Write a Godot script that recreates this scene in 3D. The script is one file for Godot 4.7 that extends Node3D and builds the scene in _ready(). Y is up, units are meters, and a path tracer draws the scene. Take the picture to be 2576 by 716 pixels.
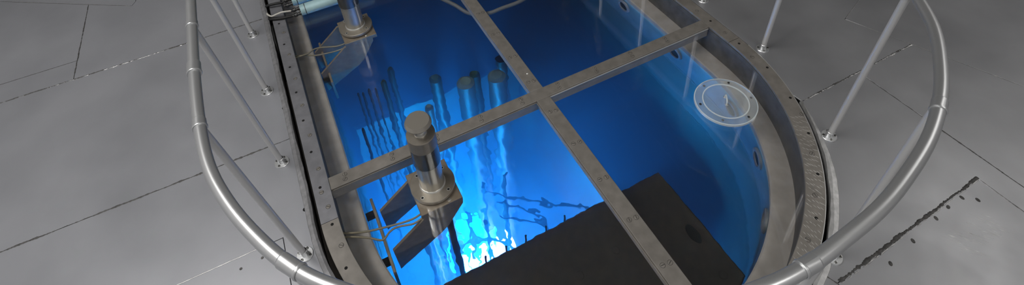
extends Node3D
# A reactor pool seen from its edge: framed acrylic cover, guard rail, sheet metal floor, blue glowing water below.
# x runs across the pool (right +), z along it (towards the viewer +), y up; the cover's crossing is the origin.

const ZC := 0.166          # centre of the pool's round end
const Z_END := -2.9        # straight far end of the pool
const WATER := -0.2        # water level
const BOTTOM := -3.0       # pool bottom
const RAIL_Y := 0.8

var M := {}
var noise := FastNoiseLite.new()
var rng := RandomNumberGenerator.new()

# ---------------------------------------------------------------- naming and tagging
func numbered(called: String) -> String:
	if not has_node(NodePath(called)):
		return called
	var i := 1
	while has_node(NodePath("%s_%03d" % [called, i])):
		i += 1
	return "%s_%03d" % [called, i]

func tag(o: Node, label: String, category: String, group := "") -> Node:
	o.set_meta("label", label)
	o.set_meta("category", category)
	if group != "":
		o.set_meta("group", group)
	return o

func thing(called: String, label: String, category: String, at := Vector3.ZERO, group := "") -> Node3D:
	var o := Node3D.new()
	o.name = numbered(called)
	add_child(o)
	o.position = at
	tag(o, label, category, group)
	return o

func part(called: String, mesh: Mesh, mat: Material, parent: Node, at := Vector3.ZERO, turn := Vector3.ZERO) -> MeshInstance3D:
	var o := MeshInstance3D.new()
	var n := called
	if parent == self:
		n = numbered(called)
	else:
		var i := 1
		while parent.has_node(NodePath(n)):
			n = "%s_%03d" % [called, i]
			i += 1
	o.name = n
	o.mesh = mesh
	o.material_override = mat
	parent.add_child(o)
	o.position = at
	o.rotation = turn
	return o

func struct(called: String, mesh: Mesh, mat: Material, at := Vector3.ZERO) -> MeshInstance3D:
	var o := part(called, mesh, mat, self, at)
	o.set_meta("kind", "structure")
	return o

func struct_base(called: String) -> Node3D:
	var o := Node3D.new()
	o.name = numbered(called)
	add_child(o)
	o.set_meta("kind", "structure")
	return o

# ---------------------------------------------------------------- shapes
func begin() -> SurfaceTool:
	var st := SurfaceTool.new()
	st.begin(Mesh.PRIMITIVE_TRIANGLES)
	return st

func done(st: SurfaceTool) -> ArrayMesh:
	st.generate_normals()
	return st.commit()

func tri(st: SurfaceTool, a: Vector3, b: Vector3, c: Vector3) -> void:
	st.add_vertex(a)
	st.add_vertex(b)
	st.add_vertex(c)

func quad(st: SurfaceTool, a: Vector3, b: Vector3, c: Vector3, d: Vector3) -> void:
	tri(st, a, b, c)
	tri(st, a, c, d)

# profile: (radius, y) pairs from the bottom up the outside; turned round the y axis
func lathe(profile: Array, segs := 32, st: SurfaceTool = null, xf := Transform3D()) -> Variant:
	var own := st == null
	if own:
		st = begin()
	var g := 0
	for i in profile.size() - 1:
		var a: Vector2 = profile[i]
		var b: Vector2 = profile[i + 1]
		if i > 0:
			var before: Vector2 = a - profile[i - 1]
			if absf(before.angle_to(b - a)) > 0.4:
				g += 1
		st.set_smooth_group(g)
		for k in segs:
			var t0 := TAU * k / segs
			var t1 := TAU * (k + 1) / segs
			var c0 := Vector3(cos(t0), 0, sin(t0))
			var c1 := Vector3(cos(t1), 0, sin(t1))
			var p := [xf * (c0 * a.x + Vector3.UP * a.y), xf * (c1 * a.x + Vector3.UP * a.y), xf * (c1 * b.x + Vector3.UP * b.y), xf * (c0 * b.x + Vector3.UP * b.y)]
			if a.x < 1e-6:
				tri(st, p[0], p[2], p[3])
			elif b.x < 1e-6:
				tri(st, p[0], p[1], p[2])
			else:
				quad(st, p[0], p[1], p[2], p[3])
	return done(st) if own else null

# a round bar or hose along points
func tube(pts: Array, r: float, segs := 16, closed := false, st: SurfaceTool = null) -> Variant:
	var own := st == null
	if own:
		st = begin()
	var n := pts.size()
	var rings := []
	var up := Vector3.UP
	var first: Vector3 = pts[1] - pts[0]
	if absf(first.normalized().dot(up)) > 0.9:
		up = Vector3.RIGHT
	for i in n:
		var a: Vector3 = pts[(i - 1 + n) % n] if closed or i > 0 else pts[0]
		var b: Vector3 = pts[(i + 1) % n] if closed or i < n - 1 else pts[n - 1]
		var t: Vector3 = (b - a).normalized()
		var s := t.cross(up).normalized()
		up = s.cross(t).normalized()
		var ring := []
		for k in segs:
			var ang := TAU * k / segs
			ring.append(pts[i] + (s * cos(ang) + up * sin(ang)) * r)
		rings.append(ring)
	st.set_smooth_group(0)
	for i in (n if closed else n - 1):
		var p: Array = rings[i]
		var q: Array = rings[(i + 1) % n]
		for k in segs:
			var l := (k + 1) % segs
			quad(st, p[k], q[k], q[l], p[l])
	if not closed:
		st.set_smooth_group(1)
		for k in segs:
			var l := (k + 1) % segs
			tri(st, pts[0], rings[0][k], rings[0][l])
			tri(st, pts[n - 1], rings[n - 1][l], rings[n - 1][k])
	return done(st) if own else null

# smooth path through a few points
func curve(pts: Array, per := 8) -> Array:
	var out := []
	for i in pts.size() - 1:
		var p0: Vector3 = pts[maxi(i - 1, 0)]
		var p1: Vector3 = pts[i]
		var p2: Vector3 = pts[i + 1]
		var p3: Vector3 = pts[mini(i + 2, pts.size() - 1)]
		for k in per:
			out.append(p1.cubic_interpolate(p2, p0, p3, float(k) / per))
	out.append(pts[-1])
	return out

func box(size: Vector3, bevel := 0.002) -> ArrayMesh:
	var h := size / 2.0
	return prism([Vector2(-h.x, -h.z), Vector2(h.x, -h.z), Vector2(h.x, h.z), Vector2(-h.x, h.z)], -h.y, h.y, bevel)

func raised(v: Vector2, y: float) -> Vector3:
	return Vector3(v.x, y, v.y)

# a flat outline (x, z) raised from y0 to y1, upper edge chamfered
func prism(outline: Array, y0: float, y1: float, bevel := 0.0, st: SurfaceTool = null) -> Variant:
	var own := st == null
	if own:
		st = begin()
	var poly := PackedVector2Array(outline)
	if Geometry2D.is_polygon_clockwise(poly):
		poly.reverse()
	var n := poly.size()
	var inner := PackedVector2Array()
	for i in n:
		var e0 := (poly[i] - poly[(i - 1 + n) % n]).normalized()
		var e1 := (poly[(i + 1) % n] - poly[i]).normalized()
		var n0 := Vector2(-e0.y, e0.x)
		var n1 := Vector2(-e1.y, e1.x)
		var m := (n0 + n1) / maxf(1.0 + n0.dot(n1), 0.2)
		inner.append(poly[i] + m * bevel)
	st.set_smooth_group(-1)
	var idx := Geometry2D.triangulate_polygon(poly)
	for k in range(0, idx.size(), 3):
		var a := idx[k]
		var b := idx[k + 1]
		var c := idx[k + 2]
		if (poly[b] - poly[a]).cross(poly[c] - poly[a]) < 0:
			var s := b
			b = c
			c = s
		tri(st, raised(inner[a], y1), raised(inner[b], y1), raised(inner[c], y1))
		tri(st, raised(poly[a], y0), raised(poly[c], y0), raised(poly[b], y0))
	for i in n:
		var j := (i + 1) % n
		var ym := y1 - bevel
		quad(st, raised(poly[i], y0), raised(poly[j], y0), raised(poly[j], ym), raised(poly[i], ym))
		if bevel > 0:
			quad(st, raised(poly[i], ym), raised(poly[j], ym), raised(inner[j], y1), raised(inner[i], y1))
	return done(st) if own else null

# stations round the pool's outline: centre and outward direction; position = centre + outward * r
func stations(z_from: float, arc_from: float, arc_to: float, z_to: float, straight := 1.0, arc_step := 0.06) -> Array:
	var out := []
	if arc_from >= PI - 1e-6 and z_from < ZC:
		var m := maxi(1, int(ceil((ZC - z_from) / straight)))
		for i in m:
			out.append([Vector2(0, lerpf(z_from, ZC, float(i) / m)), Vector2(-1, 0)])
	var n := maxi(1, int(ceil((arc_from - arc_to) / arc_step)))
	for i in n + 1:
		var a := lerpf(arc_from, arc_to, float(i) / n)
		out.append([Vector2(0, ZC), Vector2(cos(a), sin(a))])
	if arc_to <= 1e-6 and z_to < ZC:
		var m := maxi(1, int(ceil((ZC - z_to) / straight)))
		for i in range(1, m + 1):
			out.append([Vector2(0, lerpf(ZC, z_to, float(i) / m)), Vector2(1, 0)])
	return out

func at_station(s: Array, r: float, y: float) -> Vector3:
	var p: Vector2 = s[0] + s[1] * r
	return Vector3(p.x, y, p.y)

# a closed section of (r, y) points carried along stations; wobble adds to the outermost radius
func carried(sts: Array, section: Array, wobbly: bool, i: int, k: int) -> Vector3:
	var v: Vector2 = section[k % section.size()]
	if wobbly:
		v.x = lerpf(1.09, v.x, minf(1.0, minf(i, sts.size() - 1 - i) / 14.0))
		v += uneven(i, k % section.size())
	return at_station(sts[i], v.x, v.y)

func uneven(i: int, k: int) -> Vector2:
	var n := noise.get_noise_2d(i * 0.43, k * 7.7 + 3.0)
	var n2 := noise.get_noise_2d(i * 0.07, k * 3.1 + 50.0)
	return Vector2(0.002 * n + 0.0035 * n2, 0.0008 * n + 0.001 * n2) if k == 1 or k == 2 else Vector2(0.0015 * n, 0.0)

func carry(sts: Array, section: Array, capped := true, wobbly := false) -> ArrayMesh:
	var st := begin()
	var m := section.size()
	var area := 0.0
	for k in m:
		area += section[k].cross(section[(k + 1) % m])
	for k in m:
		st.set_smooth_group(k)
		for i in sts.size() - 1:
			var a: Vector3 = carried(sts, section, wobbly, i, k)
			var b: Vector3 = carried(sts, section, wobbly, i + 1, k)
			var c: Vector3 = carried(sts, section, wobbly, i + 1, k + 1)
			var d: Vector3 = carried(sts, section, wobbly, i, k + 1)
			if area > 0:
				quad(st, a, b, c, d)
			else:
				quad(st, d, c, b, a)
	if capped:
		st.set_smooth_group(-1)
		var idx := Geometry2D.triangulate_polygon(PackedVector2Array(section))
		for e in [0, sts.size() - 1]:
			for k in range(0, idx.size(), 3):
				if e == 0:
					tri(st, carried(sts, section, wobbly, e, idx[k]), carried(sts, section, wobbly, e, idx[k + 1]), carried(sts, section, wobbly, e, idx[k + 2]))
				else:
					tri(st, carried(sts, section, wobbly, e, idx[k]), carried(sts, section, wobbly, e, idx[k + 2]), carried(sts, section, wobbly, e, idx[k + 1]))
	return done(st)

func stadium(r: float, z_end: float, step := 0.05) -> PackedVector2Array:
	var out := PackedVector2Array()
	for s in stations(z_end, PI, 0.0, z_end, 10.0, step):
		out.append(s[0] + s[1] * r)
	return out

# ---------------------------------------------------------------- materials
func noise_tex(freq: float, octaves: int, lo: Color, hi: Color, size := 512, seed_ := 1, stretch := false) -> NoiseTexture2D:
	var t := NoiseTexture2D.new()
	var f := FastNoiseLite.new()
	f.seed = seed_
	f.noise_type = FastNoiseLite.TYPE_SIMPLEX_SMOOTH
	f.frequency = freq
	f.fractal_octaves = octaves
	t.noise = f
	t.width = size
	t.height = size
	t.seamless = true
	var g := Gradient.new()
	g.offsets = PackedFloat32Array([0.1, 0.9])
	g.colors = PackedColorArray([lo, hi])
	t.color_ramp = g
	return t

func grey(v: float, tint := Color(1, 1, 1)) -> Color:
	return Color(v * tint.r, v * tint.g, v * tint.b)

func metal(color: Color, rough: float, metallic: float, spread := 0.12, freq := 0.012, scale := 1.0, seed_ := 1) -> StandardMaterial3D:
	var m := StandardMaterial3D.new()
	m.metallic = metallic
	m.roughness = 1.0
	m.albedo_texture = noise_tex(freq, 5, color.darkened(spread * 0.55), color.lightened(spread * 0.35), 512, seed_)
	m.roughness_texture = noise_tex(freq * 2.2, 4, grey(maxf(rough - 0.035, 0.03)), grey(minf(rough + 0.035, 1.0)), 512, seed_ + 7)
	m.uv1_triplanar = true
	m.uv1_world_triplanar = true
	m.uv1_scale = Vector3.ONE * scale
	return m

func plain(color: Color, rough := 0.5, metallic := 0.0) -> StandardMaterial3D:
	var m := StandardMaterial3D.new()
	m.albedo_color = color
	m.roughness = rough
	m.metallic = metallic
	return m

func make_materials() -> void:
	M.floor_left = metal(Color(0.56, 0.565, 0.585), 0.40, 0.36, 0.10, 0.006, 0.45, 3)
	M.floor_right = metal(Color(0.55, 0.553, 0.565), 0.36, 0.45, 0.12, 0.008, 0.5, 9)
	M.floor_hatch = metal(Color(0.55, 0.553, 0.565), 0.37, 0.42, 0.10, 0.008, 0.5, 10)
	M.floor_under = plain(Color(0.07, 0.07, 0.07), 0.9)
	M.bead_dark = metal(Color(0.22, 0.215, 0.21), 0.6, 0.2, 0.4, 0.05, 2.0, 4)
	M.bead_bright = metal(Color(0.66, 0.66, 0.66), 0.35, 0.7, 0.35, 0.05, 2.0, 5)
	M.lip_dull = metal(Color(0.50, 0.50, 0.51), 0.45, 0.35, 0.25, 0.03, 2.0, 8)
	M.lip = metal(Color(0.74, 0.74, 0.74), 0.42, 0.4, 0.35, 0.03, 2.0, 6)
	M.frame = metal(Color(0.485, 0.468, 0.445), 0.5, 0.35, 0.14, 0.02, 1.5, 11)
	M.frame_left = metal(Color(0.455, 0.457, 0.475), 0.48, 0.35, 0.12, 0.02, 1.5, 12)
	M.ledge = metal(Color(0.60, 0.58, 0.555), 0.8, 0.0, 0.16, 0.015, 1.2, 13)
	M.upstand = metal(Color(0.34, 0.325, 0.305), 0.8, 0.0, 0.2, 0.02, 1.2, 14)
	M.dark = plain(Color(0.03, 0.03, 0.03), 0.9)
	M.hole = plain(Color(0.015, 0.015, 0.015), 0.9)
	M.slot = plain(Color(0.16, 0.155, 0.15), 0.8)
	M.rail = plain(Color(0.78, 0.785, 0.79), 0.34, 0.8)
	M.post = plain(Color(0.74, 0.74, 0.74), 0.3, 0.2)
	M.steel = plain(Color(0.70, 0.69, 0.66), 0.24, 0.7)
	M.steel_cap = metal(Color(0.54, 0.515, 0.475), 0.36, 0.55, 0.08, 0.02, 2.0, 17)
	M.steel_knob = plain(Color(0.64, 0.62, 0.585), 0.28, 0.65)
	M.steel_dark = plain(Color(0.50, 0.50, 0.49), 0.2, 0.85)
	M.steel_bright = plain(Color(0.84, 0.84, 0.83), 0.28, 0.7)
	M.bracket = metal(Color(0.47, 0.425, 0.365), 0.5, 0.15, 0.14, 0.02, 2.0, 20)
	M.block = metal(Color(0.34, 0.31, 0.285), 0.75, 0.05, 0.2, 0.02, 1.5, 21)
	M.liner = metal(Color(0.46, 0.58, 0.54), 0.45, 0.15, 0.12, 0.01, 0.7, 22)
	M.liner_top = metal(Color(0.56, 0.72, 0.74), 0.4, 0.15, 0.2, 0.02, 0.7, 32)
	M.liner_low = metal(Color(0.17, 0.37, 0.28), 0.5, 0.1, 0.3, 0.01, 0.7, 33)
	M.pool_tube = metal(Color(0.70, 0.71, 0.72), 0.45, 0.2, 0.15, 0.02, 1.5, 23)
	M.pool_mid = plain(Color(0.13, 0.16, 0.17), 0.8)
	M.pool_dark = plain(Color(0.06, 0.07, 0.08), 0.8)
	M.cable_dark = plain(Color(0.05, 0.05, 0.052), 0.6)
	M.cable_white = plain(Color(0.72, 0.71, 0.68), 0.5)
	M.wire = plain(Color(0.47, 0.44, 0.36), 0.6)
	M.hose = plain(Color(0.36, 0.37, 0.38), 0.6)
	M.device = metal(Color(0.60, 0.72, 0.74), 0.4, 0.1, 0.06, 0.03, 2.0, 25)
	M.connector = metal(Color(0.30, 0.30, 0.30), 0.35, 0.8, 0.2, 0.05, 3.0, 26)
	M.room_wall = plain(Color(0.72, 0.72, 0.73), 0.9)
	M.ceiling = plain(Color(0.14, 0.14, 0.14), 0.9)
	M.lamp_case = plain(Color(0.75, 0.75, 0.75), 0.5)
	var d := plain(Color(0.9, 0.9, 0.9), 0.5)
	d.emission_enabled = true
	d.emission = Color(1.0, 0.99, 0.97)
	d.emission_energy_multiplier = 2.0
	M.diffuser = d
	var w := StandardMaterial3D.new()
	w.refraction_enabled = true
	w.refraction_scale = 0.033
	w.roughness = 0.0
	w.metallic_specular = 0.5
	w.albedo_color = Color(1, 1, 1, 0.0)
	w.transparency = BaseMaterial3D.TRANSPARENCY_ALPHA
	w.heightmap_enabled = true
	w.heightmap_texture = noise_tex(0.035, 2, Color.BLACK, Color.WHITE, 512, 41)
	w.heightmap_scale = 0.05
	w.uv1_triplanar = true
	w.uv1_world_triplanar = true
	M.water = w
	var a := StandardMaterial3D.new()
	a.transparency = BaseMaterial3D.TRANSPARENCY_ALPHA
	a.albedo_color = Color(0.55, 0.56, 0.56, 0.014)
	a.roughness = 0.02
	M.acrylic = a
	var c := StandardMaterial3D.new()
	c.transparency = BaseMaterial3D.TRANSPARENCY_ALPHA
	c.albedo_color = Color(0.75, 0.78, 0.78, 0.2)
	c.roughness = 0.1
	M.acrylic_lid = c
	var e := StandardMaterial3D.new()
	e.transparency = BaseMaterial3D.TRANSPARENCY_ALPHA
	e.albedo_color = Color(0.85, 0.88, 0.88, 0.5)
	e.roughness = 0.2
	M.acrylic_edge = e
	var k := plain(Color(0.2, 0.6, 1.0), 0.5)
	k.emission_enabled = true
	k.emission = Color(0.8, 0.93, 1.0)
	k.emission_energy_multiplier = 40.0
	M.core_glow = k

# ---------------------------------------------------------------- scene
func _ready() -> void:
	rng.seed = 7
	noise.seed = 5
	noise.noise_type = FastNoiseLite.TYPE_SIMPLEX_SMOOTH
	noise.frequency = 1.0
	noise.fractal_octaves = 1
	var cam := Camera3D.new()
	cam.name = "camera"
	cam.projection = Camera3D.PROJECTION_FRUSTUM
	cam.near = 0.1
	cam.far = 60.0
	cam.size = 0.1 * 716.0 / 1372.38
	cam.frustum_offset = Vector2(0.1 * (1288.0 - 1254.35) / 1372.38, -0.1 * (358.0 + 19.26) / 1372.38)
	cam.transform = Transform3D(Basis(Vector3(0.89727725, -0.06604029, 0.43649995), Vector3(0.31510979, 0.78829882, -0.5284797), Vector3(-0.30919145, 0.61173822, 0.72813254)), Vector3(-0.8193, 1.9640, 1.5362))
	add_child(cam)
	cam.current = true
	var we := WorldEnvironment.new()
	we.name = "environment"
	var env := Environment.new()
	env.background_mode = Environment.BG_COLOR
	env.background_color = Color(0, 0, 0)
	env.tonemap_mode = Environment.TONE_MAPPER_LINEAR
	env.tonemap_exposure = 1.0
	env.sdfgi_enabled = true
	env.ssao_enabled = true
	env.ssil_enabled = true
	env.volumetric_fog_enabled = true
	env.volumetric_fog_density = 0.0
	we.environment = env
	add_child(we)
	make_materials()
	# ceiling lamps: place (x, z), size, energy
	for l in [[Vector2(-2.6, -0.5), Vector2(0.7, 2.4), 13.5, "ceiling lamp over the side with the four close posts"], [Vector2(-2.0, 1.3), Vector2(0.7, 2.4), 4.2, "ceiling lamp above the front of the guard railing"], [Vector2(0.4, 3.4), Vector2(2.4, 0.7), 6.0, "ceiling lamp set crosswise behind the viewer"], [Vector2(5.0, 1.2), Vector2(0.7, 2.4), 3.5, "ceiling lamp above the sheet with the scratches"]]:
		ceiling_lamp(l[0], l[1], l[2], l[3])
	# the glow of the core, under water
	for l in [[Vector3(-0.40, -2.52, -0.08), 78.0], [Vector3(-0.36, -2.47, -0.42), 46.0]]:
		var o := OmniLight3D.new()
		o.name = "core_glow"
		o.light_color = Color(0.0, 0.64, 1.0)
		o.light_energy = l[1]
		o.omni_range = 12.0
		o.omni_attenuation = 2.0
		o.light_size = 0.2
		o.shadow_enabled = true
		add_child(o, true)
		o.position = l[0]
	build_room()
	build_floor()
	build_pool()
	build_frame()
	build_panels()
	build_lid()
	build_railing()
	build_drives()
	build_core()
	build_device()

func ceiling_lamp(at: Vector2, size: Vector2, energy: float, label: String) -> void:
	var y := 4.3
	var t := thing("ceiling_lamp", "long flat white " + label, "lamp", Vector3(at.x, y, at.y), "ceiling lamps above the hall")
	part("housing", box(Vector3(size.x + 0.08, 0.08, size.y + 0.08)), M.lamp_case, t, Vector3(0, 0.16, 0))
	part("diffuser", box(Vector3(size.x, 0.03, size.y)), M.diffuser, t, Vector3(0, 0.1, 0))
	var l := AreaLight3D.new()
	l.name = "lamp_light"
	l.area_size = size
	l.light_energy = energy
	l.light_color = Color(1.0, 0.99, 0.975)
	l.area_range = 20.0
	l.shadow_enabled = true
	t.add_child(l)
	l.position = Vector3(0, 0.06, 0)
	l.rotation_degrees = Vector3(-90, 0, 0)

# ---------------------------------------------------------------- room
func build_room() -> void:
	var x0 := -5.0
	var x1 := 6.5
	var z0 := -7.0
	var z1 := 5.0
	var h := 4.5
	var cx := (x0 + x1) / 2
	var cz := (z0 + z1) / 2
	struct("wall_left", box(Vector3(0.2, h + 0.3, z1 - z0 + 0.4)), M.room_wall, Vector3(x0 - 0.1, h / 2 - 0.05, cz))
	struct("wall_right", box(Vector3(0.2, h + 0.3, z1 - z0 + 0.4)), M.room_wall, Vector3(x1 + 0.1, h / 2 - 0.05, cz))
	struct("wall_back", box(Vector3(x1 - x0, h + 0.3, 0.2)), M.room_wall, Vector3(cx, h / 2 - 0.05, z0 - 0.1))
	struct("wall_front", box(Vector3(x1 - x0, h + 0.3, 0.2)), M.room_wall, Vector3(cx, h / 2 - 0.05, z1 + 0.1))
	struct("ceiling", box(Vector3(x1 - x0, 0.2, z1 - z0)), M.ceiling, Vector3(cx, h + 0.1, cz))

# ---------------------------------------------------------------- floor
func build_floor() -> void:
	# the opening: wider where the bent lip lies, close to the frame elsewhere
	var hole := PackedVector2Array()
	for e in stations(Z_END - 0.1, PI, 0.0, Z_END - 0.1, 10.0, 0.035):
		var close: bool = e[1].x > 0.0 and e[1].y < 0.405
		hole.append(e[0] + e[1] * (1.0715 if close else 1.093))
	var fl := struct_base("floor")
	# bed under the sheets: four slabs round the pool opening
	var bed := begin()
	for r in [[-5.0, -1.14, -7.0, 5.0], [1.14, 6.5, -7.0, 5.0], [-1.14, 1.14, -7.0, Z_END - 0.14], [-1.14, 1.14, 1.31, 5.0]]:
		prism([Vector2(r[0], r[2]), Vector2(r[1], r[2]), Vector2(r[1], r[3]), Vector2(r[0], r[3])], -0.2, -0.0065, 0.0, bed)
	for sx in [-1, 1]:
		var c := PackedVector2Array([Vector2(sx * 1.14, ZC)])
		for i in 13:
			var a := PI / 2 * i / 12.0
			c.append(Vector2(sx * 1.14 * cos(a), ZC + 1.14 * sin(a)))
		c.append(Vector2(sx * 1.14, ZC + 1.144))
		c.remove_at(0)
		prism(Array(c), -0.2, -0.0065, 0.0, bed)
	part("floor_bed", done(bed), M.floor_under, fl)
	var plates := [
		# left side
		[[-5, -7], [-1.0, -7], [-1.0, -1.28], [-2.08, -1.28], [-2.08, -2.0], [-1.83, -1.84], [-1.81, -1.88], [-1.81, -3.3], [-5, -3.3]],
		[[-5, -3.3], [-1.81, -3.3], [-1.81, -1.88], [-1.83, -1.84], [-2.08, -2.0], [-2.61, -2.35], [-5, -3.913]],
		[[-5, -3.913], [-2.61, -2.35], [-2.08, -2.0], [-2.08, -1.44], [-5, -1.44]],
		[[-5, -1.44], [-2.08, -1.44], [-2.08, -1.28], [-5, -1.28]],
		[[-5, -1.28], [-0.9, -1.28], [-0.9, -0.32], [-5, -0.32]],
		[[-5, -0.32], [0.0, -0.32], [0.0, 5.0], [-1.21, 5.0], [-1.21, 0.15], [-5, 0.15]],
		[[-5, 0.15], [-1.21, 0.15], [-1.21, 5.0], [-5, 5.0]],
		# right side
		[[-1.0, -7], [6.5, -7], [6.5, 0.05], [2.45, 0.05], [1.63, 0.33], [1.735, 0.61], [0.9, 0.61], [0.9, -3.0], [-1.0, -3.0]],
		[[6.5, 0.05], [2.45, 0.05], [1.63, 0.33], [1.735, 0.61], [3.414, 5.0], [6.5, 5.0]],
		[[0.9, 0.61], [1.36, 0.61], [1.345, 5.0], [1.24, 5.0], [1.25, 1.19], [0.46, 1.215], [0.44, 1.16], [0.44, 0.61]],
		[[1.36, 0.61], [1.735, 0.61], [3.414, 5.0], [1.345, 5.0]],
		[[0.46, 1.215], [1.25, 1.19], [1.24, 5.0], [0.52, 5.0]],
		[[0.0, 1.16], [0.44, 1.16], [0.46, 1.215], [0.52, 5.0], [0.0, 5.0]],
	]
	for i in plates.size():
		var poly := PackedVector2Array()
		for v in plates[i]:
			poly.append(Vector2(v[0], v[1]))
		var m: Material = M.floor_left if i < 7 else (M.floor_hatch if i == 11 else M.floor_right)
		for shrunk in Geometry2D.offset_polygon(poly, -0.0012, Geometry2D.JOIN_MITER):
			for piece in Geometry2D.clip_polygons(shrunk, hole):
				if not Geometry2D.is_polygon_clockwise(piece):
					part("floor_plate", prism(Array(piece), -0.0055, 0.0 if i != 11 else 0.0015, 0.0007), m, fl)
	# smeared sealant along the joints
	seam(fl, Vector2(-4.9, -1.28), Vector2(-1.12, -1.28), 0.0026, M.bead_dark, 0.8)
	seam(fl, Vector2(-3.2, -1.2785), Vector2(-1.5, -1.2785), 0.0014, M.bead_bright, 1.2)
	seam(fl, Vector2(-4.9, -1.44), Vector2(-2.08, -1.44), 0.0016, M.bead_dark, 0.5)
	seam(fl, Vector2(-2.08, -1.99), Vector2(-2.08, -1.29), 0.0026, M.bead_dark, 0.6)
	seam(fl, Vector2(-2.6, -2.345), Vector2(-1.84, -1.846), 0.0018, M.bead_bright, 0.6)
	seam(fl, Vector2(-4.9, -0.32), Vector2(-1.11, -0.32), 0.0026, M.bead_dark, 0.8)
	seam(fl, Vector2(-4.9, 0.15), Vector2(-1.25, 0.15), 0.0014, M.bead_bright, 0.35)
	seam(fl, Vector2(1.01, 0.61), Vector2(1.73, 0.61), 0.0024, M.bead_dark, 0.7)
	seam(fl, Vector2(1.01, 0.611), Vector2(1.73, 0.611), 0.0032, M.bead_bright, 0.95)
	seam(fl, Vector2(1.36, 0.62), Vector2(1.347, 4.0), 0.0018, M.bead_dark, 0.6)
	seam(fl, Vector2(1.63, 0.335), Vector2(2.2, 1.82), 0.0016, M.bead_bright, 0.5)
	seam(fl, Vector2(1.64, 0.327), Vector2(2.4, 0.067), 0.0014, M.bead_bright, 0.5)
	seam(fl, Vector2(0.47, 1.2145), Vector2(1.255, 1.19), 0.0058, M.bead_dark, 0.5)
	seam(fl, Vector2(0.47, 1.222), Vector2(1.25, 1.1965), 0.0028, M.bead_bright, 0.6)
	seam(fl, Vector2(1.253, 1.2), Vector2(1.243, 3.0), 0.0016, M.bead_dark, 0.4)
	seam(fl, Vector2(0.44, 1.165), Vector2(0.462, 1.22), 0.003, M.bead_dark, 0.7)
	scratches(fl, 0.0015)
	# screws sunk into the floor sheets
	var slot := lathe([Vector2(0.009, 0.0), Vector2(0.009, 0.0006), Vector2(0.007, 0.001), Vector2(0.0, 0.001)], 14)
	for p in [Vector2(1.12, 1.213), Vector2(1.04, 1.213), Vector2(0.96, 1.22), Vector2(0.81, 1.236), Vector2(0.67, 1.252), Vector2(1.16, 1.245)]:
		var o := part("screw", slot, M.bead_dark, fl, Vector3(p.x, 0.0015, p.y), Vector3(0, rng.randf() * 3.0, 0))
		o.scale = Vector3(1.0, 1, 0.7)
	for p in [Vector2(-1.241, 0.173), Vector2(-1.369, 0.199), Vector2(-1.292, 0.194)]:
		part("screw", lathe([Vector2(0.0055, 0.0), Vector2(0.005, 0.001), Vector2(0.0, 0.001)], 12), M.bead_dark, fl, Vector3(p.x, 0.0002, p.y))
	for p in [Vector2(-1.108, -0.52), Vector2(-1.1, -0.1), Vector2(-1.112, 0.07), Vector2(-1.105, 0.13)]:
		part("bolt_hole", lathe([Vector2(0.009, -0.002), Vector2(0.009, 0.0008), Vector2(0.0075, 0.0012), Vector2(0.0, 0.0004)], 14), M.hole if p.x > -1.2 else M.bead_dark, fl, Vector3(p.x, 0, p.y))

# bright curved scratches worn into the hatch sheet
func scratches(parent: Node, y: float) -> void:
	var st := begin()
	for i in 44:
		var c := Vector2(rng.randf_range(0.93, 1.13), rng.randf_range(1.285, 1.36))
		var a := rng.randf_range(0.85, 1.15)
		var d := Vector2(cos(a), sin(a)) * rng.randf_range(0.008, 0.03)
		var s := Vector2(-d.y, d.x).normalized() * rng.randf_range(0.0003, 0.0007)
		prism([c - d, c - d * 0.2 + s * 2.0, c + d, c - s], y - 0.0003, y + 0.0002, 0.0, st)
	var o := part("scratches", done(st), M.lip, parent)
	o.set_meta("kind", "stuff")

# an uneven bead of sealant pressed into a joint
func seam(parent: Node, a: Vector2, b: Vector2, w: float, m: Material, rough: float) -> void:
	var st := begin()
	st.set_smooth_group(0)
	var n := maxi(8, int(a.distance_to(b) / 0.0045))
	var t := (b - a).normalized()
	var s := Vector2(-t.y, t.x)
	var rows := []
	for i in n + 1:
		var f := float(i) / n
		var p := a.lerp(b, f)
		var k := 1.0 + rough * 0.7 * noise.get_noise_2d(p.x * 23.0 + w * 900.0, p.y * 23.0)
		k *= 1.0 + rough * 0.9 * noise.get_noise_2d(p.x * 5.0 + 40.0, p.y * 5.0 + w * 1000.0)
		k += rough * 0.9 * noise.get_noise_2d(p.x * 85.0, p.y * 85.0 + w * 2000.0)
		k = maxf(k, 0.12)
		var side := s * w * 0.6 * rough * (noise.get_noise_2d(p.x * 14.0 + 9.0, p.y * 14.0) + 0.6 * noise.get_noise_2d(p.x * 60.0 + 9.0, p.y * 60.0))
		var q := p + side
		rows.append([q - s * w * k, q - s * w * 0.5 * k, q + s * w * 0.5 * k, q + s * w * k, 0.25 + 0.75 * k])
	for i in n:
		var A: Array = rows[i]
		var B: Array = rows[i + 1]
		var hs := [0.0, 0.45, 0.45, 0.0]
		for k in 3:
			var y0: float = hs[k] * w
			var y1: float = hs[k + 1] * w
			quad(st, Vector3(A[k].x, y0 * A[4], A[k].y), Vector3(B[k].x, y0 * B[4], B[k].y), Vector3(B[k + 1].x, y1 * B[4], B[k + 1].y), Vector3(A[k + 1].x, y1 * A[4], A[k + 1].y))
	part("seam_bead", done(st), m, parent, Vector3(0, 0.0004, 0))

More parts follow.
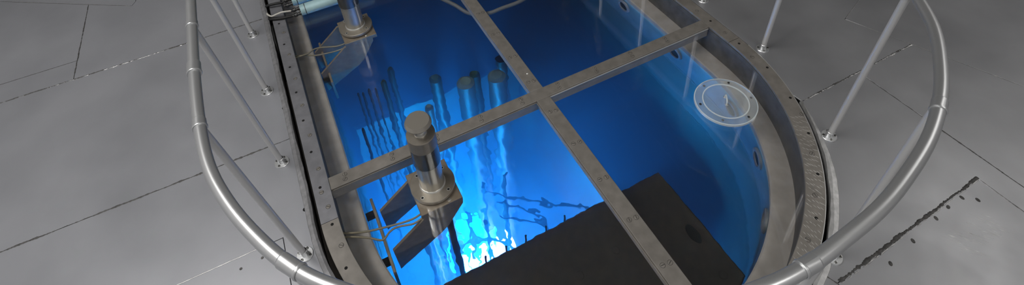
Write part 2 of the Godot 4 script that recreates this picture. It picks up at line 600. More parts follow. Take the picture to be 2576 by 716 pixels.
# ---------------------------------------------------------------- pool
func build_pool() -> void:
	var all := stations(Z_END, PI, 0.0, Z_END, 0.4, 0.05)
	# lip of bent sheet round the opening
	var lip_section := [Vector2(1.088, -0.05), Vector2(1.086, 0.002), Vector2(1.096, 0.006), Vector2(1.112, 0.0025), Vector2(1.117, -0.003), Vector2(1.094, -0.004), Vector2(1.094, -0.05)]
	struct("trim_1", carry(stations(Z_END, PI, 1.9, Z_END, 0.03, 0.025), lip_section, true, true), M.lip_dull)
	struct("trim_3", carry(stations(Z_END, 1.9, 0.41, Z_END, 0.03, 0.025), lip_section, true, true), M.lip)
	# slot and shelf ring: outer face of the slot, its bottom, the upstand that carries the frame, the ledge and the liner
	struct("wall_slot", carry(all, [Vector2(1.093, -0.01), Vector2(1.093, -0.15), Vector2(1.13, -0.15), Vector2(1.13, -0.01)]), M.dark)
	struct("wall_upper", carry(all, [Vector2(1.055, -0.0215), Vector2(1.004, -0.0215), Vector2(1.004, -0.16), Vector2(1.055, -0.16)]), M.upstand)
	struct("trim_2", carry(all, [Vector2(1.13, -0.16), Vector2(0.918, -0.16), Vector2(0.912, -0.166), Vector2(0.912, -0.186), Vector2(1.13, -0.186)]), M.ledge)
	var wp := struct_base("wall_pool")
	for e in [[-0.186, -0.42, M.liner_top], [-0.42, -0.78, M.liner], [-0.78, -1.5, M.liner_low], [-1.5, -2.2, M.liner_low], [-2.2, BOTTOM, M.liner_low]]:  # bands get darker and greener: deep-water shade is put into their colours
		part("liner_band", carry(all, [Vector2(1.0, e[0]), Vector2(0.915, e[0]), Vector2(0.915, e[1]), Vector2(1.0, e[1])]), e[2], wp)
	part("end_liner", box(Vector3(2.0, 3.0, 0.1)), M.liner_low, wp, Vector3(0, -1.5, Z_END - 0.05))
	for y in [-0.42, -0.78, -1.5, -2.2]:
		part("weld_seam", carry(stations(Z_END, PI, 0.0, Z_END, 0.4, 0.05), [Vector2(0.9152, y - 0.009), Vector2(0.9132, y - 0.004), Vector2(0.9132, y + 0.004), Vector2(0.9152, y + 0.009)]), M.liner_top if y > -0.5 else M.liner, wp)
	# ports in the liner
	var ports := [[Vector2(0, -1.04), 0.0], [Vector2(0, -0.561), 0.0], [Vector2(0, -0.087), 0.0], [Vector2(0, ZC), 0.54], [Vector2(0, ZC), 0.88], [Vector2(0, ZC), 0.22]]
	for p in ports:
		var dir := Vector2(cos(p[1]), sin(p[1]))
		var c: Vector2 = p[0] + dir * 0.914
		var b := Basis(Quaternion(Vector3.UP, Vector3(-dir.x, 0, -dir.y)))
		var r := part("port_ring", lathe([Vector2(0.056, -0.01), Vector2(0.056, 0.008), Vector2(0.052, 0.012), Vector2(0.042, 0.012), Vector2(0.038, 0.008), Vector2(0.038, -0.01)], 32), M.pool_tube, wp, Vector3(c.x, -0.272, c.y))
		r.basis = b
		var d := part("port_bore", lathe([Vector2(0.0375, -0.002), Vector2(0.0375, 0.003), Vector2(0.0, 0.003)], 28), M.pool_dark, r)
		d.position = Vector3.ZERO
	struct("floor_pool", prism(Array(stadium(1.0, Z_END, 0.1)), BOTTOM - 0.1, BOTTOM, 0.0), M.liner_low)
	# water with small ripples, stronger above the warm core
	var st := begin()
	st.set_smooth_group(0)
	var nz := 330
	var nx := 150
	var z1 := ZC + 0.9135
	var grid := []
	for i in nz + 1:
		var z := lerpf(Z_END + 0.001, z1, float(i) / nz)
		var w := 0.9145
		if z > ZC:
			w = sqrt(maxf(0.9145 ** 2 - (z - ZC) ** 2, 1e-5))
		var row := PackedVector3Array()
		for j in nx + 1:
			var x := lerpf(-w, w, float(j) / nx)
			row.append(Vector3(x, ripple(x, z), z))
		grid.append(row)
	for i in nz:
		for j in nx:
			quad(st, grid[i][j], grid[i][j + 1], grid[i + 1][j + 1], grid[i + 1][j])
	struct("water", done(st), M.water)
	var fog := FogVolume.new()
	fog.name = "water_haze"
	fog.shape = RenderingServer.FOG_VOLUME_SHAPE_BOX
	fog.size = Vector3(1.828, WATER - 0.006 - BOTTOM, ZC + 0.914 - Z_END)
	var fm := FogMaterial.new()
	fm.albedo = Color(0.5, 0.75, 0.95)
	fm.density = 1.2
	fog.material = fm
	fog.set_meta("kind", "structure")
	add_child(fog)
	fog.position = Vector3(0, (WATER - 0.006 + BOTTOM) / 2, (ZC + 0.914 + Z_END) / 2)

func ripple(x: float, z: float) -> float:
	var near := exp(-((x + 0.35) ** 2 / 0.18 + (z - 0.1) ** 2 / 0.5))
	var h := 0.00055 * noise.get_noise_2d(x * 15.0, z * 9.0) * (0.35 + 0.9 * near)
	h += 0.0006 * noise.get_noise_2d(x * 30.0 + 77.0, z * 22.0) * (0.15 + 1.3 * near)
	h += 0.0012 * noise.get_noise_2d(x * 4.0 + 11.0, z * 3.0 + 31.0)
	return WATER + h

# ---------------------------------------------------------------- cover frame
func screw_mesh() -> ArrayMesh:
	var st := begin()
	lathe([Vector2(0.0085, 0.0), Vector2(0.0085, 0.0012), Vector2(0.0075, 0.0018), Vector2(0.0, 0.0018)], 18, st)
	return done(st)

func screw(parent: Node, mesh: Mesh, slot: Mesh, x: float, z: float) -> void:
	var s := part("screw", mesh, M.frame, parent, Vector3(x, -0.0003, z), Vector3(0, rng.randf() * PI, 0))
	part("slot", slot, M.slot, s, Vector3(0, 0.00125, 0))

func build_frame() -> void:
	var t := thing("frame_assembly", "riveted grey metal frame with screwed cross bars around the pool opening", "framework")
	var w := 0.034
	part("side_strip", carry(stations(Z_END, PI, PI - 0.001, 9.0, 1.0), [Vector2(1.068, -0.012), Vector2(1.068, -0.001), Vector2(1.067, 0.0), Vector2(1.001, 0.0), Vector2(1.0, -0.001), Vector2(1.0, -0.012)]), M.frame_left, t)
	part("curved_strip", carry(stations(9.0, PI - 0.003, 0.003, 9.0, 1.0, 0.03), [Vector2(1.068, -0.012), Vector2(1.068, -0.001), Vector2(1.067, 0.0), Vector2(1.001, 0.0), Vector2(1.0, -0.001), Vector2(1.0, -0.012)]), M.frame, t)
	part("side_strip", carry(stations(9.0, 0.001, 0.0, Z_END, 1.0), [Vector2(1.068, -0.012), Vector2(1.068, -0.001), Vector2(1.067, 0.0), Vector2(1.001, 0.0), Vector2(1.0, -0.001), Vector2(1.0, -0.012)]), M.frame, t)
	part("edge_highlight", carry(stations(9.0, 1.45, 0.06, 9.0, 1.0, 0.03), [Vector2(1.0705, -0.012), Vector2(1.0705, 0.0012), Vector2(1.0675, 0.0012), Vector2(1.0675, -0.012)]), M.steel_bright, t)  # bright strip standing in for the highlight along the outer edge
	# bars over the panels and the beams that carry them
	part("crossbar", box(Vector3(1.998, 0.012, 0.062), 0.002), M.frame, t, Vector3(0, -0.006, 0))
	part("crossbar", box(Vector3(1.998, 0.012, 0.062), 0.002), M.frame, t, Vector3(0, -0.006, -1.75))
	part("long_bar", box(Vector3(0.068, 0.012, 1.717), 0.002), M.frame, t, Vector3(0, -0.006, -0.0315 - 0.8585))
	part("long_bar", box(Vector3(0.068, 0.012, 1.13), 0.002), M.frame, t, Vector3(0, -0.006, 0.0315 + 0.565))
	part("long_bar", box(Vector3(0.068, 0.012, 1.1), 0.002), M.frame, t, Vector3(0, -0.006, -1.782 - 0.55))
	for z in [0.0, -1.75]:
		part("carrier_beam", box(Vector3(2.004, 0.05, 0.05), 0.002), M.ledge, t, Vector3(0, -0.0465, z))
	part("carrier_beam", box(Vector3(0.046, 0.045, 4.06), 0.002), M.ledge, t, Vector3(0, -0.047, -0.866))
	part("glazing_bead", box(Vector3(0.955, 0.004, 0.004), 0.0008), M.steel_bright, t, Vector3(0.515, -0.0102, 0.0332))
	part("glazing_bead", box(Vector3(0.955, 0.003, 0.003), 0.0008), M.frame, t, Vector3(-0.515, -0.0105, 0.0327))
	part("glazing_bead", box(Vector3(0.004, 0.004, 1.05), 0.0008), M.frame, t, Vector3(-0.0362, -0.0102, 0.56))
	var sm := screw_mesh()
	var sst := begin()
	prism([Vector2(-0.0075, -0.0011), Vector2(0.0075, -0.0011), Vector2(0.0075, 0.0011), Vector2(-0.0075, 0.0011)], -0.0006, 0.0008, 0.0, sst)
	lathe([Vector2(0.0098, -0.0011), Vector2(0.0098, -0.0006), Vector2(0.0083, -0.0004)], 18, sst)
	var sl := done(sst)
	for z in [-1.08, -0.885, -0.686, -0.487, -0.286, -0.092, 0.117, 0.315, 0.512, 0.707, 0.899]:
		screw(t, sm, sl, -0.012, z)
		screw(t, sm, sl, 0.017, z + 0.004)
	for x in [-0.935, -0.729, -0.522, -0.307, -0.097, 0.1, 0.313, 0.525, 0.741]:
		screw(t, sm, sl, x, 0.01)
		screw(t, sm, sl, x + 0.004, -0.014)
	for k in 8:
		screw(t, sm, sl, -1.026, -1.29 + k * 0.199)
	for p in [Vector2(-1.037, 0.025), Vector2(-1.015, 0.287), Vector2(1.035, 0.105), Vector2(1.021, 0.301), Vector2(0.94, 0.66), Vector2(0.809, 0.821), Vector2(0.666, 0.956), Vector2(0.499, 1.065), Vector2(-0.96, 0.52), Vector2(1.034, -0.1), Vector2(1.034, -0.3)]:
		screw(t, sm, sl, p.x, p.y)
	var hm: Mesh = lathe([Vector2(0.0062, 0.0), Vector2(0.0062, 0.0006), Vector2(0.0, 0.0006)], 14)
	for k in 8:
		part("bolt_hole", hm, M.hole, t, Vector3(-1.038, -0.0001, -1.383 + k * 0.1975))
	for p in [Vector2(-1.028, 0.186), Vector2(-1.019, 0.38), Vector2(1.027, 0.387), Vector2(0.97, 0.571), Vector2(0.88, 0.744), Vector2(0.75, 0.897), Vector2(0.592, 1.022), Vector2(1.036, 0.2), Vector2(1.036, 0.0), Vector2(0.42, 1.12)]:
		part("bolt_hole", hm, M.hole, t, Vector3(p.x, -0.0001, p.y))
	var rivet: Mesh = lathe([Vector2(0.005, 0.0), Vector2(0.0045, 0.0016), Vector2(0.003, 0.0026), Vector2(0.0, 0.003)], 12)
	part("rivet", rivet, M.steel_bright, t, Vector3(0.01, 0, -0.144))
	# short raised scraping marks all over the curved strip
	var st := begin()
	for i in 46:
		for k in 5:
			var a := 0.5 + i * 0.0235 + rng.randf_range(-0.006, 0.006)
			var r := 1.008 + k * 0.0125 + rng.randf_range(-0.002, 0.002) + (0.006 if i % 2 else 0.0)
			if r > 1.064:
				continue
			var c := Vector2(cos(a), sin(a)) * r + Vector2(0, ZC)
			var d := Vector2(cos(a + 0.55), sin(a + 0.55)) * rng.randf_range(0.0055, 0.0095)
			var s := Vector2(-d.y, d.x).normalized() * rng.randf_range(0.0006, 0.0011)
			prism([c - d, c + s, c + d, c - s], -0.0004, rng.randf_range(0.0006, 0.0014), 0.0, st)
	var mk := part("scrape_marks", done(st), M.steel_bright, t)
	mk.set_meta("kind", "stuff")

# ---------------------------------------------------------------- acrylic cover
func build_panels() -> void:
	var in_r := stadium(1.03, Z_END + 0.02, 0.06)
	var quads := [
		[[-2, -1.744], [-0.006, -1.744], [-0.006, -0.006], [-2, -0.006], "clear acrylic cover panel behind the cross bar, under the rear steel cylinder"],
		[[0.006, -1.744], [2, -1.744], [2, -0.006], [0.006, -0.006], "clear acrylic cover panel behind the cross bar, on the side with no cylinder"],
		[[-2, 0.006], [-0.006, 0.006], [-0.006, 2], [-2, 2], "clear acrylic cover panel under the front steel cylinder, over the brightest glow"],
		[[0.006, 0.006], [2, 0.006], [2, 2], [0.006, 2], "clear acrylic cover panel with a round lid on it at the pool's curved end"],
	]
	for q in quads:
		var poly := PackedVector2Array()
		for k in 4:
			poly.append(Vector2(q[k][0], q[k][1]))
		for piece in Geometry2D.intersect_polygons(poly, in_r):
			var o := part("acrylic_cover", prism(Array(piece), -0.0205, -0.0128, 0.0), M.acrylic, self)
			tag(o, q[4], "acrylic cover", "acrylic panels of the pool cover")

func build_lid() -> void:
	var t := thing("round_lid", "round clear acrylic lid with a small handle lying on the cover panel", "lid", Vector3(0.711, -0.0126, 0.447))
	part("disc", lathe([Vector2(0.0, 0.0), Vector2(0.131, 0.0), Vector2(0.135, 0.002), Vector2(0.135, 0.009), Vector2(0.132, 0.0115), Vector2(0.0, 0.0115)], 64), M.acrylic_lid, t)
	part("rim", lathe([Vector2(0.1325, 0.0117), Vector2(0.1352, 0.0117), Vector2(0.1356, 0.0095), Vector2(0.1356, 0.0015), Vector2(0.137, 0.001), Vector2(0.137, 0.0115), Vector2(0.1355, 0.0132), Vector2(0.1325, 0.0132), Vector2(0.1325, 0.0117)], 64), M.acrylic_edge, t)
	part("raised_ring", lathe([Vector2(0.096, 0.0117), Vector2(0.102, 0.0117), Vector2(0.1015, 0.0145), Vector2(0.0965, 0.0145), Vector2(0.096, 0.0117)], 64), M.acrylic_edge, t)
	for k in 6:
		var a := TAU * k / 6.0 + 0.35
		var s := part("screw", lathe([Vector2(0.0055, 0.0117), Vector2(0.0055, 0.0135), Vector2(0.004, 0.0142), Vector2(0.0, 0.0142)], 14), M.connector if k % 2 else M.hose, t, Vector3(cos(a) * 0.117, 0, sin(a) * 0.117))
		s.rotation.y = a
	var h := part("handle", tube(curve([Vector3(0.012, 0.0117, -0.018), Vector3(0.012, 0.03, -0.016), Vector3(0.0, 0.036, 0.0), Vector3(-0.012, 0.03, 0.016), Vector3(-0.012, 0.0117, 0.018)], 5), 0.0035, 10), M.acrylic_edge, t)
	for s in [-1, 1]:
		part("foot", lathe([Vector2(0.007, 0.0117), Vector2(0.007, 0.0145), Vector2(0.0, 0.0145)], 14), M.steel_bright, h, Vector3(-0.012 * s, 0, 0.018 * s))

# ---------------------------------------------------------------- guard rail
func build_railing() -> void:
	var t := thing("guard_railing", "bright tubular metal guard railing curving around the pool on thin posts", "railing")
	var y := RAIL_Y
	var pts := []
	for z in [-3.2, -2.4, -1.6, -1.1, -0.6, -0.23]:
		pts.append(Vector2(-1.22, z))
	for v in [[-1.22, 0.01], [-1.213, 0.26], [-1.195, 0.43], [-1.155, 0.57], [-1.1, 0.695], [-1.045, 0.79], [-0.97, 0.88], [-0.8, 1.035], [-0.6, 1.155], [-0.4, 1.24], [-0.2, 1.285], [-0.082, 1.295], [0.03, 1.29], [0.15, 1.28], [0.265, 1.258], [0.41, 1.218], [0.54, 1.163], [0.66, 1.093], [0.8, 0.987], [0.9, 0.872], [0.99, 0.74], [1.065, 0.59], [1.115, 0.43], [1.14, 0.25]]:
		pts.append(Vector2(v[0], v[1]))
	for z in [-0.1, -0.6, -1.2, -2.0, -3.2]:
		pts.append(Vector2(1.15, z))
	var path := []
	for p in pts:
		path.append(Vector3(p.x, y, p.y))
	# the rail is joined from lengths of pipe: cut it at the sleeves
	var cuts := [5, 6, 7, 11, 17, 22, 29]
	var lengths := [0.017, 0.026, 0.017, 0.03, 0.022, 0.022, 0.022]
	var from := 0
	for c in cuts + [pts.size() - 1]:
		if c == from:
			continue
		var seg := curve(path, 6).slice(from * 6, c * 6 + 1)
		part("rail_pipe", tube(seg, 0.0172, 20), M.rail, t)
		from = c
	for n in cuts.size():
		var c: int = cuts[n]
		var h: float = lengths[n]
		var f := 0.0016 if n == 1 else 0.0
		var d: Vector3 = (path[c + 1] - path[c - 1]).normalized()
		if n > 3:
			d = -d
		var o := part("sleeve", lathe([Vector2(0.0174, h), Vector2(0.0196 + f, h), Vector2(0.0205 + f, h - 0.002), Vector2(0.0205 + f, h - 0.006), Vector2(0.0188 + f, h - 0.008), Vector2(0.0188 + f, -h + 0.003), Vector2(0.0174, -h)], 24), M.rail, t, path[c])
		o.basis = Basis(Quaternion(Vector3.UP, d))
	# posts: foot and where they meet the rail
	var posts := [
		[Vector2(-1.2, -2.6), Vector2(-1.22, -2.6)], [Vector2(-1.195, -2.12), Vector2(-1.22, -2.12)], [Vector2(-1.19, -1.645), Vector2(-1.22, -1.645)],
		[Vector2(-1.183, -1.159), Vector2(-1.22, -1.165)], [Vector2(-1.167, -0.672), Vector2(-1.22, -0.70)], [Vector2(-1.162, -0.205), Vector2(-1.22, -0.22)],
		[Vector2(-1.145, 0.259), Vector2(-1.212, 0.27)], [Vector2(-0.99, 0.74), Vector2(-1.04, 0.80)], [Vector2(-0.58, 1.1), Vector2(-0.6, 1.155)], [Vector2(-0.03, 1.265), Vector2(-0.03, 1.294)],
		[Vector2(0.523, 1.147), Vector2(0.55, 1.157)], [Vector2(0.939, 0.794), Vector2(0.935, 0.825)], [Vector2(1.106, 0.283), Vector2(1.137, 0.28)],
		[Vector2(1.124, -0.154), Vector2(1.15, -0.16)], [Vector2(1.126, -0.64), Vector2(1.15, -0.64)], [Vector2(1.126, -1.12), Vector2(1.15, -1.12)], [Vector2(1.126, -1.6), Vector2(1.15, -1.6)]]
	var fl: Mesh = lathe([Vector2(0.031, 0.0), Vector2(0.031, 0.004), Vector2(0.029, 0.006), Vector2(0.0145, 0.006), Vector2(0.0145, 0.03), Vector2(0.0125, 0.032)], 28)
	var bolt: Mesh = lathe([Vector2(0.005, 0.006), Vector2(0.005, 0.009), Vector2(0.0, 0.0095)], 10)
	for p in posts:
		var a := Vector3(p[0].x, 0.0, p[0].y)
		var b := Vector3(p[1].x, y - 0.012, p[1].y)
		var post := part("post", tube([Vector3(0, 0.001, 0), b - a], 0.0122, 16), M.post, t, a)
		part("foot_flange", fl, M.rail, post)
		for k in 4:
			var ang := TAU * k / 4.0 + 0.6
			part("foot_bolt", bolt, M.steel_dark, post, Vector3(cos(ang) * 0.0225, 0, sin(ang) * 0.0225))

# ---------------------------------------------------------------- drives on brackets
func build_drives() -> void:
	for k in 2:
		var c := [Vector3(-0.617, 0, 0.203), Vector3(-0.652, 0, -0.945)][k] as Vector3
		var where := "front" if k == 0 else "rear"
		var br := thing("wall_bracket", ["brown metal bracket with two slanting cheeks under the front steel cylinder", "brown metal bracket with two slanting cheeks under the rear steel cylinder"][k], "bracket", Vector3(c.x, 0, c.z), "brackets on the pool wall")
		part("top_plate", box(Vector3(0.176, 0.022, 0.206), 0.002), M.bracket, br, Vector3(0.0, -0.0325, 0))
		# cheeks: slanting plates from the top plate down to the pool wall
		var cheek := [Vector2(-0.072, -0.0437), Vector2(0.088, -0.0437), Vector2(0.086, -0.065), Vector2(0.01, -0.172), Vector2(-0.226, -0.37), Vector2(-0.231, -0.17), Vector2(-0.093, -0.062)]
		for s in [-1, 1]:
			var st := begin()
			prism(cheek, -0.006, 0.006, 0.001, st)
			var o := part("cheek_plate", done(st), M.bracket, br, Vector3(-0.025 * k, 0, 0.096 * s))
			o.rotation = Vector3(-PI / 2, 0, 0)
			o.scale = Vector3(1, -1, 1)
		var dx := -0.905 - c.x
		part("mounting_strip", box(Vector3(0.012, 0.20, 0.36), 0.002), M.bracket, br, Vector3(dx + 0.037, -0.278, 0.0))
		for z in [-0.13, 0.1]:
			part("standoff", box(Vector3(0.036, 0.03, 0.03), 0.002), M.pool_dark, br, Vector3(dx + 0.013, -0.235, z))
		part("screw", screw_mesh(), M.steel, br, Vector3(0.035, -0.0215, 0.088))
		# the cylinder
		var d := thing("drive_cylinder", ["tall steel cylinder on a round flange with a disc knob on top", "steel cylinder on a round flange beyond the cross bar, its top out of view"][k], "cylinder", Vector3(c.x, -0.0126, c.z), "drive cylinders on the cover")
		var f := part("flange", lathe([Vector2(0.0, 0.0), Vector2(0.090, 0.0), Vector2(0.092, 0.002), Vector2(0.092, 0.014), Vector2(0.090, 0.016), Vector2(0.0, 0.016)], 64), M.steel_cap, d)
		for j in 4:
			var a := PI / 4 + PI / 2 * j + 0.12
			var h := part("hole_rim", lathe([Vector2(0.0075, 0.016), Vector2(0.007, 0.0172), Vector2(0.0055, 0.0172), Vector2(0.005, 0.0163), Vector2(0.0, 0.0163)], 16), M.steel_bright, f, Vector3(cos(a) * 0.076, 0, sin(a) * 0.076))
			part("hole_bore", lathe([Vector2(0.0052, 0.0161), Vector2(0.0052, 0.0166), Vector2(0.0, 0.0166)], 16), M.hole, f, h.position)
		part("collar", lathe([Vector2(0.054, 0.016), Vector2(0.054, 0.022), Vector2(0.052, 0.025), Vector2(0.0505, 0.025)], 48), M.steel_bright, d)
		part("lower_tube", lathe([Vector2(0.0505, 0.016), Vector2(0.0505, 0.168), Vector2(0.0525, 0.172)], 64), M.steel, d)
		part("upper_tube", lathe([Vector2(0.0525, 0.170), Vector2(0.0545, 0.172), Vector2(0.0545, 0.272)], 64), M.steel_dark, d)
		part("end_cap", lathe([Vector2(0.0545, 0.272), Vector2(0.055, 0.273), Vector2(0.055, 0.334), Vector2(0.053, 0.337), Vector2(0.014, 0.337)], 64), M.steel_cap, d)
		part("stem", lathe([Vector2(0.024, 0.337), Vector2(0.024, 0.343), Vector2(0.016, 0.345), Vector2(0.016, 0.362), Vector2(0.02, 0.364), Vector2(0.02, 0.37), Vector2(0.013, 0.372), Vector2(0.013, 0.394)], 28), M.steel_bright, d)
		part("knob", lathe([Vector2(0.0, 0.390), Vector2(0.046, 0.390), Vector2(0.0505, 0.394), Vector2(0.0505, 0.3975), Vector2(0.0435, 0.412), Vector2(0.0, 0.412)], 64), M.steel_knob, d)
		# shaft that hangs from the bracket into the water
		if k == 0:
			tag(part("control_shaft", tube([Vector3(-0.592, -0.06, 0.235), Vector3(-0.575, -1.7, 0.245)], 0.0155, 16), M.pool_dark, self), "thin dark shaft hanging under the front bracket into the bright water", "shaft")
	var w := [
		[[[-1.003, 0.205], [-0.93, 0.235], [-0.86, 0.253], [-0.752, 0.275], [-0.69, 0.272]], "pale wire under the front panel running straight from frame to bracket"],
		[[[-1.003, 0.222], [-0.96, 0.243], [-0.914, 0.271], [-0.871, 0.302], [-0.836, 0.283], [-0.802, 0.279], [-0.742, 0.297], [-0.70, 0.292]], "pale wire under the front panel with a sagging bend before the bracket"],
		[[[-1.003, -0.935], [-0.939, -0.906], [-0.89, -0.883], [-0.795, -0.862], [-0.735, -0.862]], "pale wire under the rear panel lying below the crossing"],
		[[[-1.003, -0.905], [-0.939, -0.908], [-0.903, -0.927], [-0.865, -0.923], [-0.783, -0.885], [-0.735, -0.88]], "pale wire under the rear panel arching over the other wire"]]
	for e in w:
		var p := []
		for i in e[0].size():
			p.append(Vector3(e[0][i][0], -0.058 - 0.006 * sin(PI * i / (e[0].size() - 1.0)) + (0.011 if e[1].contains("arching") else 0.0), e[0][i][1]))
		tag(part("instrument_wire", tube(curve(p, 6), 0.0042, 8), M.wire, self), e[1], "wire", "wires under the cover panels")

# ---------------------------------------------------------------- core and fittings under water
func build_core() -> void:
	# big dark box just under the surface at the round end
	var inside := stadium(0.902, Z_END, 0.06)
	var bl := thing("submerged_box", "big dark brown flat-topped box just under the water at the curved end", "box", Vector3(0, 0, 0))
	for piece in Geometry2D.intersect_polygons(PackedVector2Array([Vector2(-0.74, 0.40), Vector2(0.43, 0.40), Vector2(0.43, 1.3), Vector2(-0.74, 1.3)]), inside):
		part("body", prism(Array(piece), -0.75, -0.5, 0.006), M.block, bl)
	for x in [-0.5, -0.4, -0.3, -0.2, -0.1]:
		part("pin", tube([Vector3(x, -0.55, 0.394), Vector3(x, -0.46, 0.394)], 0.0045, 8), M.pool_dark, bl)
	for p in [Vector3(-0.172, -0.5, 0.638), Vector3(0.349, -0.5, 0.913), Vector3(0.02, -0.5, 0.62)]:
		part("bolt_head", lathe([Vector2(0.018, 0.0), Vector2(0.018, 0.006), Vector2(0.014, 0.009), Vector2(0.0, 0.009)], 18), M.block, bl, p)
	part("recess", lathe([Vector2(0.03, 0.0), Vector2(0.03, 0.0015), Vector2(0.0, 0.0015)], 24), M.pool_dark, bl, Vector3(0.365, -0.5, 0.72)).scale = Vector3(0.8, 1, 1.6)
	# the glowing core on the pool bottom
	var core := thing("reactor_core", "brilliant white-blue glowing core deep in the pool beside the dark box", "reactor core", Vector3(-0.27, BOTTOM, -0.2))
	part("grid_plate", box(Vector3(0.44, 0.06, 0.4), 0.01), M.pool_tube, core, Vector3(0, 0.05, 0))
	for i in 6:
		for j in 6:
			var p := Vector3((i - 2.5) * 0.066, 0.08, (j - 2.5) * 0.066)
			part("glowing_fuel_rod", lathe([Vector2(0.021, 0.0), Vector2(0.021, 0.5), Vector2(0.012, 0.53), Vector2(0.0, 0.54)], 12), M.core_glow, core, p)
	tag(part("added_shade_plate", box(Vector3(0.03, 1.48, 1.75), 0.004), M.pool_tube, self, Vector3(0.47, BOTTOM + 0.74, -0.5)), "tall added plate that shades the side with the ports from the core glow", "plate")  # added plate, put in to keep the core glow off the port side
	for p in [Vector2(-0.1, -0.1), Vector2(0.035, -0.165), Vector2(0.1, 0.033), Vector2(-0.033, 0.033), Vector2(0.165, -0.1)]:
		part("control_rod", tube([Vector3(p.x, 0.5, p.y), Vector3(p.x, 1.5 + p.x, p.y)], 0.014, 12), M.pool_mid, core)
	part("lifting_frame", tube(curve([Vector3(-0.2, 0.56, -0.22), Vector3(-0.05, 0.75, -0.16), Vector3(0.1, 0.75, -0.05), Vector3(0.22, 0.56, 0.1)], 5), 0.016, 10), M.pool_mid, core)
	tag(part("added_rear_shade", box(Vector3(1.28, 1.45, 0.03), 0.004), M.liner, self, Vector3(-0.2, BOTTOM + 0.725, -1.2)), "dull wide added plate behind the tubes that shades the far end from the core glow", "plate")  # added plate, only there to shade the far end of the water
	# tubes that stand in the water round the core
	# x, z, radius, top, pale or dark, label
	var tubes := [
		[-0.20, -0.50, 0.05, -0.32, 1, "broad pale upright tube standing brightly lit behind the front steel cylinder"],
		[-0.02, -0.475, 0.052, -0.35, 1, "broad pale upright tube under water nearest the crossing of the bars"],
		[-0.115, -0.58, 0.03, -0.4, 0, "dark upright rod between the two broad pale tubes"],
		[-0.44, -0.45, 0.022, -0.35, 1, "thin pale upright tube seen beside the front steel cylinder"],
		[-0.33, -0.66, 0.035, -0.4, 0, "dark upright tube behind the front steel cylinder's knob"],
		[0.13, -0.75, 0.035, -0.7, 1, "faint pale upright tube deep behind the crossing of the bars"],
		[-0.76, -0.70, 0.006, -0.3, 0, "thin dark rod nearest the pool wall in the bundle of four under water"], [-0.735, -0.69, 0.006, -0.3, 0, "second thin dark rod from the pool wall in the bundle of four"], [-0.70, -0.70, 0.007, -0.3, 0, "third thin dark rod from the pool wall in the bundle of four"], [-0.665, -0.69, 0.006, -0.3, 0, "thin dark rod furthest from the pool wall in the bundle of four"],
		[-0.61, -0.72, 0.016, -0.3, 0, "thicker dark rod to the right of the bundle of thin dark rods"],
		[-0.54, -0.86, 0.02, -0.4, 0, "dark rod hanging in the water furthest behind the front steel cylinder"],
		[-0.535, -0.13, 0.02, -0.6, 1, "pale upright tube nearest the thin dark shaft under the front bracket"],
		[-0.63, -0.33, 0.016, -0.6, 1, "slim pale upright tube seen through the gap of the front bracket"],
		[-0.68, -0.12, 0.013, -1.0, 0, "dark rod under water seen below the front bracket's cheek"],
		[-0.585, -0.22, 0.012, -1.0, 0, "dark rod under water between the slim pale tubes"],
		[-0.535, -0.40, 0.012, -0.8, 0, "dark rod under water beside the core near the front steel cylinder"],
		[-0.80, -0.45, 0.008, -0.3, 0, "single thin dark rod close to the pool wall near the cross bar"]]
	for i in tubes.size():
		var e: Array = tubes[i]
		var thin: bool = e[5].contains("bundle of four")
		if e[4] == 1:
			# pale below, duller above: the glow fading upwards is painted into the colours
			var g := thing("guide_tube", e[5], "tube", Vector3(e[0], BOTTOM, e[1]))
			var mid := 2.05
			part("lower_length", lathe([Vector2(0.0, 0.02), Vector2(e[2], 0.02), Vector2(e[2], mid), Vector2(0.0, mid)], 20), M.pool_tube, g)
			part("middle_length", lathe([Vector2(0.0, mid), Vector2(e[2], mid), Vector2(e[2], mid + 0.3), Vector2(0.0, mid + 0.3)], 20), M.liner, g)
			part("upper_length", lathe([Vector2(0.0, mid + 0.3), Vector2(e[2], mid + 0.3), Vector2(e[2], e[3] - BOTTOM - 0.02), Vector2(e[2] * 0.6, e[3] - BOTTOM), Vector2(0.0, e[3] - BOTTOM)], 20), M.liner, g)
			continue
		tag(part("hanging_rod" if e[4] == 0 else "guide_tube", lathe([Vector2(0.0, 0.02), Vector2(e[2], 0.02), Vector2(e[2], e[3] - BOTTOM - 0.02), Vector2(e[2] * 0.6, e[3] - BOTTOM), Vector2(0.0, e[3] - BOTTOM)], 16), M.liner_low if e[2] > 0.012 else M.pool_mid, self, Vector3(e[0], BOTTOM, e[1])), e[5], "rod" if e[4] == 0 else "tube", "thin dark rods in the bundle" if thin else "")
	var cables := [
		[[Vector3(-0.24, -1.5, -0.32), Vector3(-0.18, -1.5, -0.27), Vector3(0.02, -1.5, -0.12), Vector3(0.11, -1.5, -0.04), Vector3(0.27, -1.52, 0.06), Vector3(0.3, -1.6, 0.38)], "upper dark cable wavering under water towards the dark box"],
		[[Vector3(-0.2, -1.5, -0.23), Vector3(-0.05, -1.5, -0.1), Vector3(0.0, -1.52, 0.0), Vector3(0.03, -1.6, 0.38)], "middle dark cable wavering under water towards the dark box"],
		[[Vector3(-0.23, -1.5, -0.15), Vector3(-0.08, -1.5, -0.04), Vector3(-0.01, -1.5, 0.05), Vector3(0.0, -1.56, 0.38)], "lowest dark cable wavering under water towards the dark box"]]
	for e in cables:
		tag(part("underwater_cable", tube(curve(e[0], 6), 0.009, 8), M.pool_dark, self), e[1], "cable", "dark cables under water")
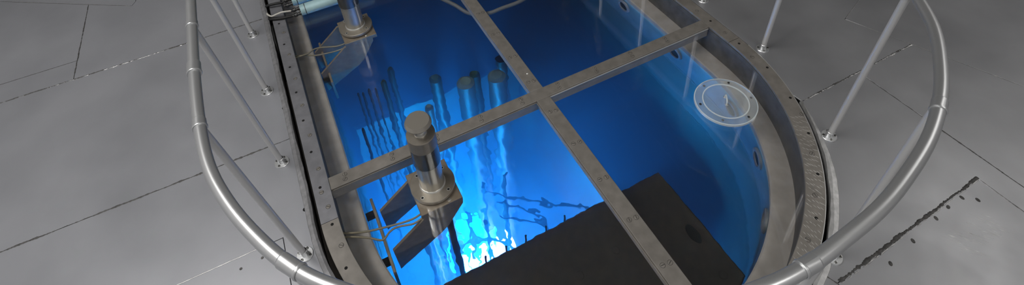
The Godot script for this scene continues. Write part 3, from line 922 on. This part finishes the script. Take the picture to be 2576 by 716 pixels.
	# thin pale curve under the long bar
	tag(part("pale_curve", tube(curve([Vector3(-0.16, -0.075, -1.1), Vector3(-0.073, -0.075, -0.922), Vector3(-0.03, -0.088, -0.83), Vector3(0.02, -0.092, -0.785), Vector3(0.09, -0.088, -0.755), Vector3(0.16, -0.075, -0.743), Vector3(0.28, -0.07, -0.74), Vector3(0.4, -0.07, -0.78)], 6), 0.012, 10), M.hose, self), "thin grey curve looping below the long bar at the far end", "hose")

# ---------------------------------------------------------------- instruments at the far corner
func build_device() -> void:
	var side := Basis(Vector3.FORWARD, PI / 2)
	for k in 2:
		var at: Vector3 = [Vector3(-0.905, 0.022, -1.215), Vector3(-0.935, 0.0215, -1.335)][k]
		var t := thing("detector_tube", ["pale blue detector cylinder lying on the far corner of the cover", "second pale blue cylinder mostly out of view behind the first"][k], "detector", at, "pale blue cylinders at the far corner")
		var o := part("case", lathe([Vector2(0.0, 0.0), Vector2(0.031, 0.0), Vector2(0.033, 0.002), Vector2(0.033, 0.016), Vector2(0.0335, 0.016), Vector2(0.0335, 0.42), Vector2(0.0, 0.42)], 36), M.device, t)
		o.basis = Basis(Vector3.BACK, -PI / 2)
		var gr := part("groove", lathe([Vector2(0.0338, 0.026), Vector2(0.0341, 0.027), Vector2(0.0341, 0.029), Vector2(0.0338, 0.03)], 36), M.connector, o)
		gr.position = Vector3.ZERO
		for j in 2:
			var c := part("connector", lathe([Vector2(0.0, 0.0), Vector2(0.012, 0.0), Vector2(0.012, 0.008), Vector2(0.009, 0.01), Vector2(0.009, 0.022), Vector2(0.0125, 0.024), Vector2(0.0125, 0.038), Vector2(0.007, 0.042), Vector2(0.007, 0.05), Vector2(0.0, 0.05)], 18), M.connector, t, Vector3(0, 0.008 if j == 0 else -0.012, -0.012 if j == 0 else 0.012))
			c.basis = Basis(Vector3.BACK, PI / 2)
	var lines := [
		[[[-0.955, 0.03, -1.227], [-1.0, 0.034, -1.235], [-1.03, 0.026, -1.245], [-1.065, 0.012, -1.26], [-1.085, 0.005, -1.30], [-1.09, -0.02, -1.36]], 0.0055, M.cable_white, "white_cable", "white cable looping from the pale blue cylinder into the slot", "cable"],
		[[[-0.955, 0.01, -1.203], [-1.0, 0.010, -1.21], [-1.05, 0.011, -1.225], [-1.08, 0.004, -1.25], [-1.081, -0.02, -1.30], [-1.081, -0.05, -1.36]], 0.008, M.cable_dark, "dark_cable", "dark cable running from the pale blue cylinder over the frame into the slot", "cable"],
		[[[-1.08, -0.03, -1.225], [-1.08, -0.012, -1.18], [-1.079, -0.008, -1.1], [-1.08, -0.02, -1.02], [-1.08, -0.06, -0.93], [-1.08, -0.09, -0.8]], 0.006, M.cable_dark, "slot_cable", "black cable lying in the slot beside the frame's far corner", "cable"],
		[[[-0.985, 0.022, -1.345], [-1.03, 0.026, -1.352], [-1.077, 0.016, -1.37], [-1.081, -0.03, -1.42]], 0.008, M.cable_dark, "dark_cable", "short black cable dropping into the slot from the second pale blue cylinder", "cable"]]
	for e in lines:
		var p := []
		for v in e[0]:
			p.append(Vector3(v[0], v[1], v[2]))
		tag(part(e[3], tube(curve(p, 6), e[1], 10), e[2], self), e[4], e[5])
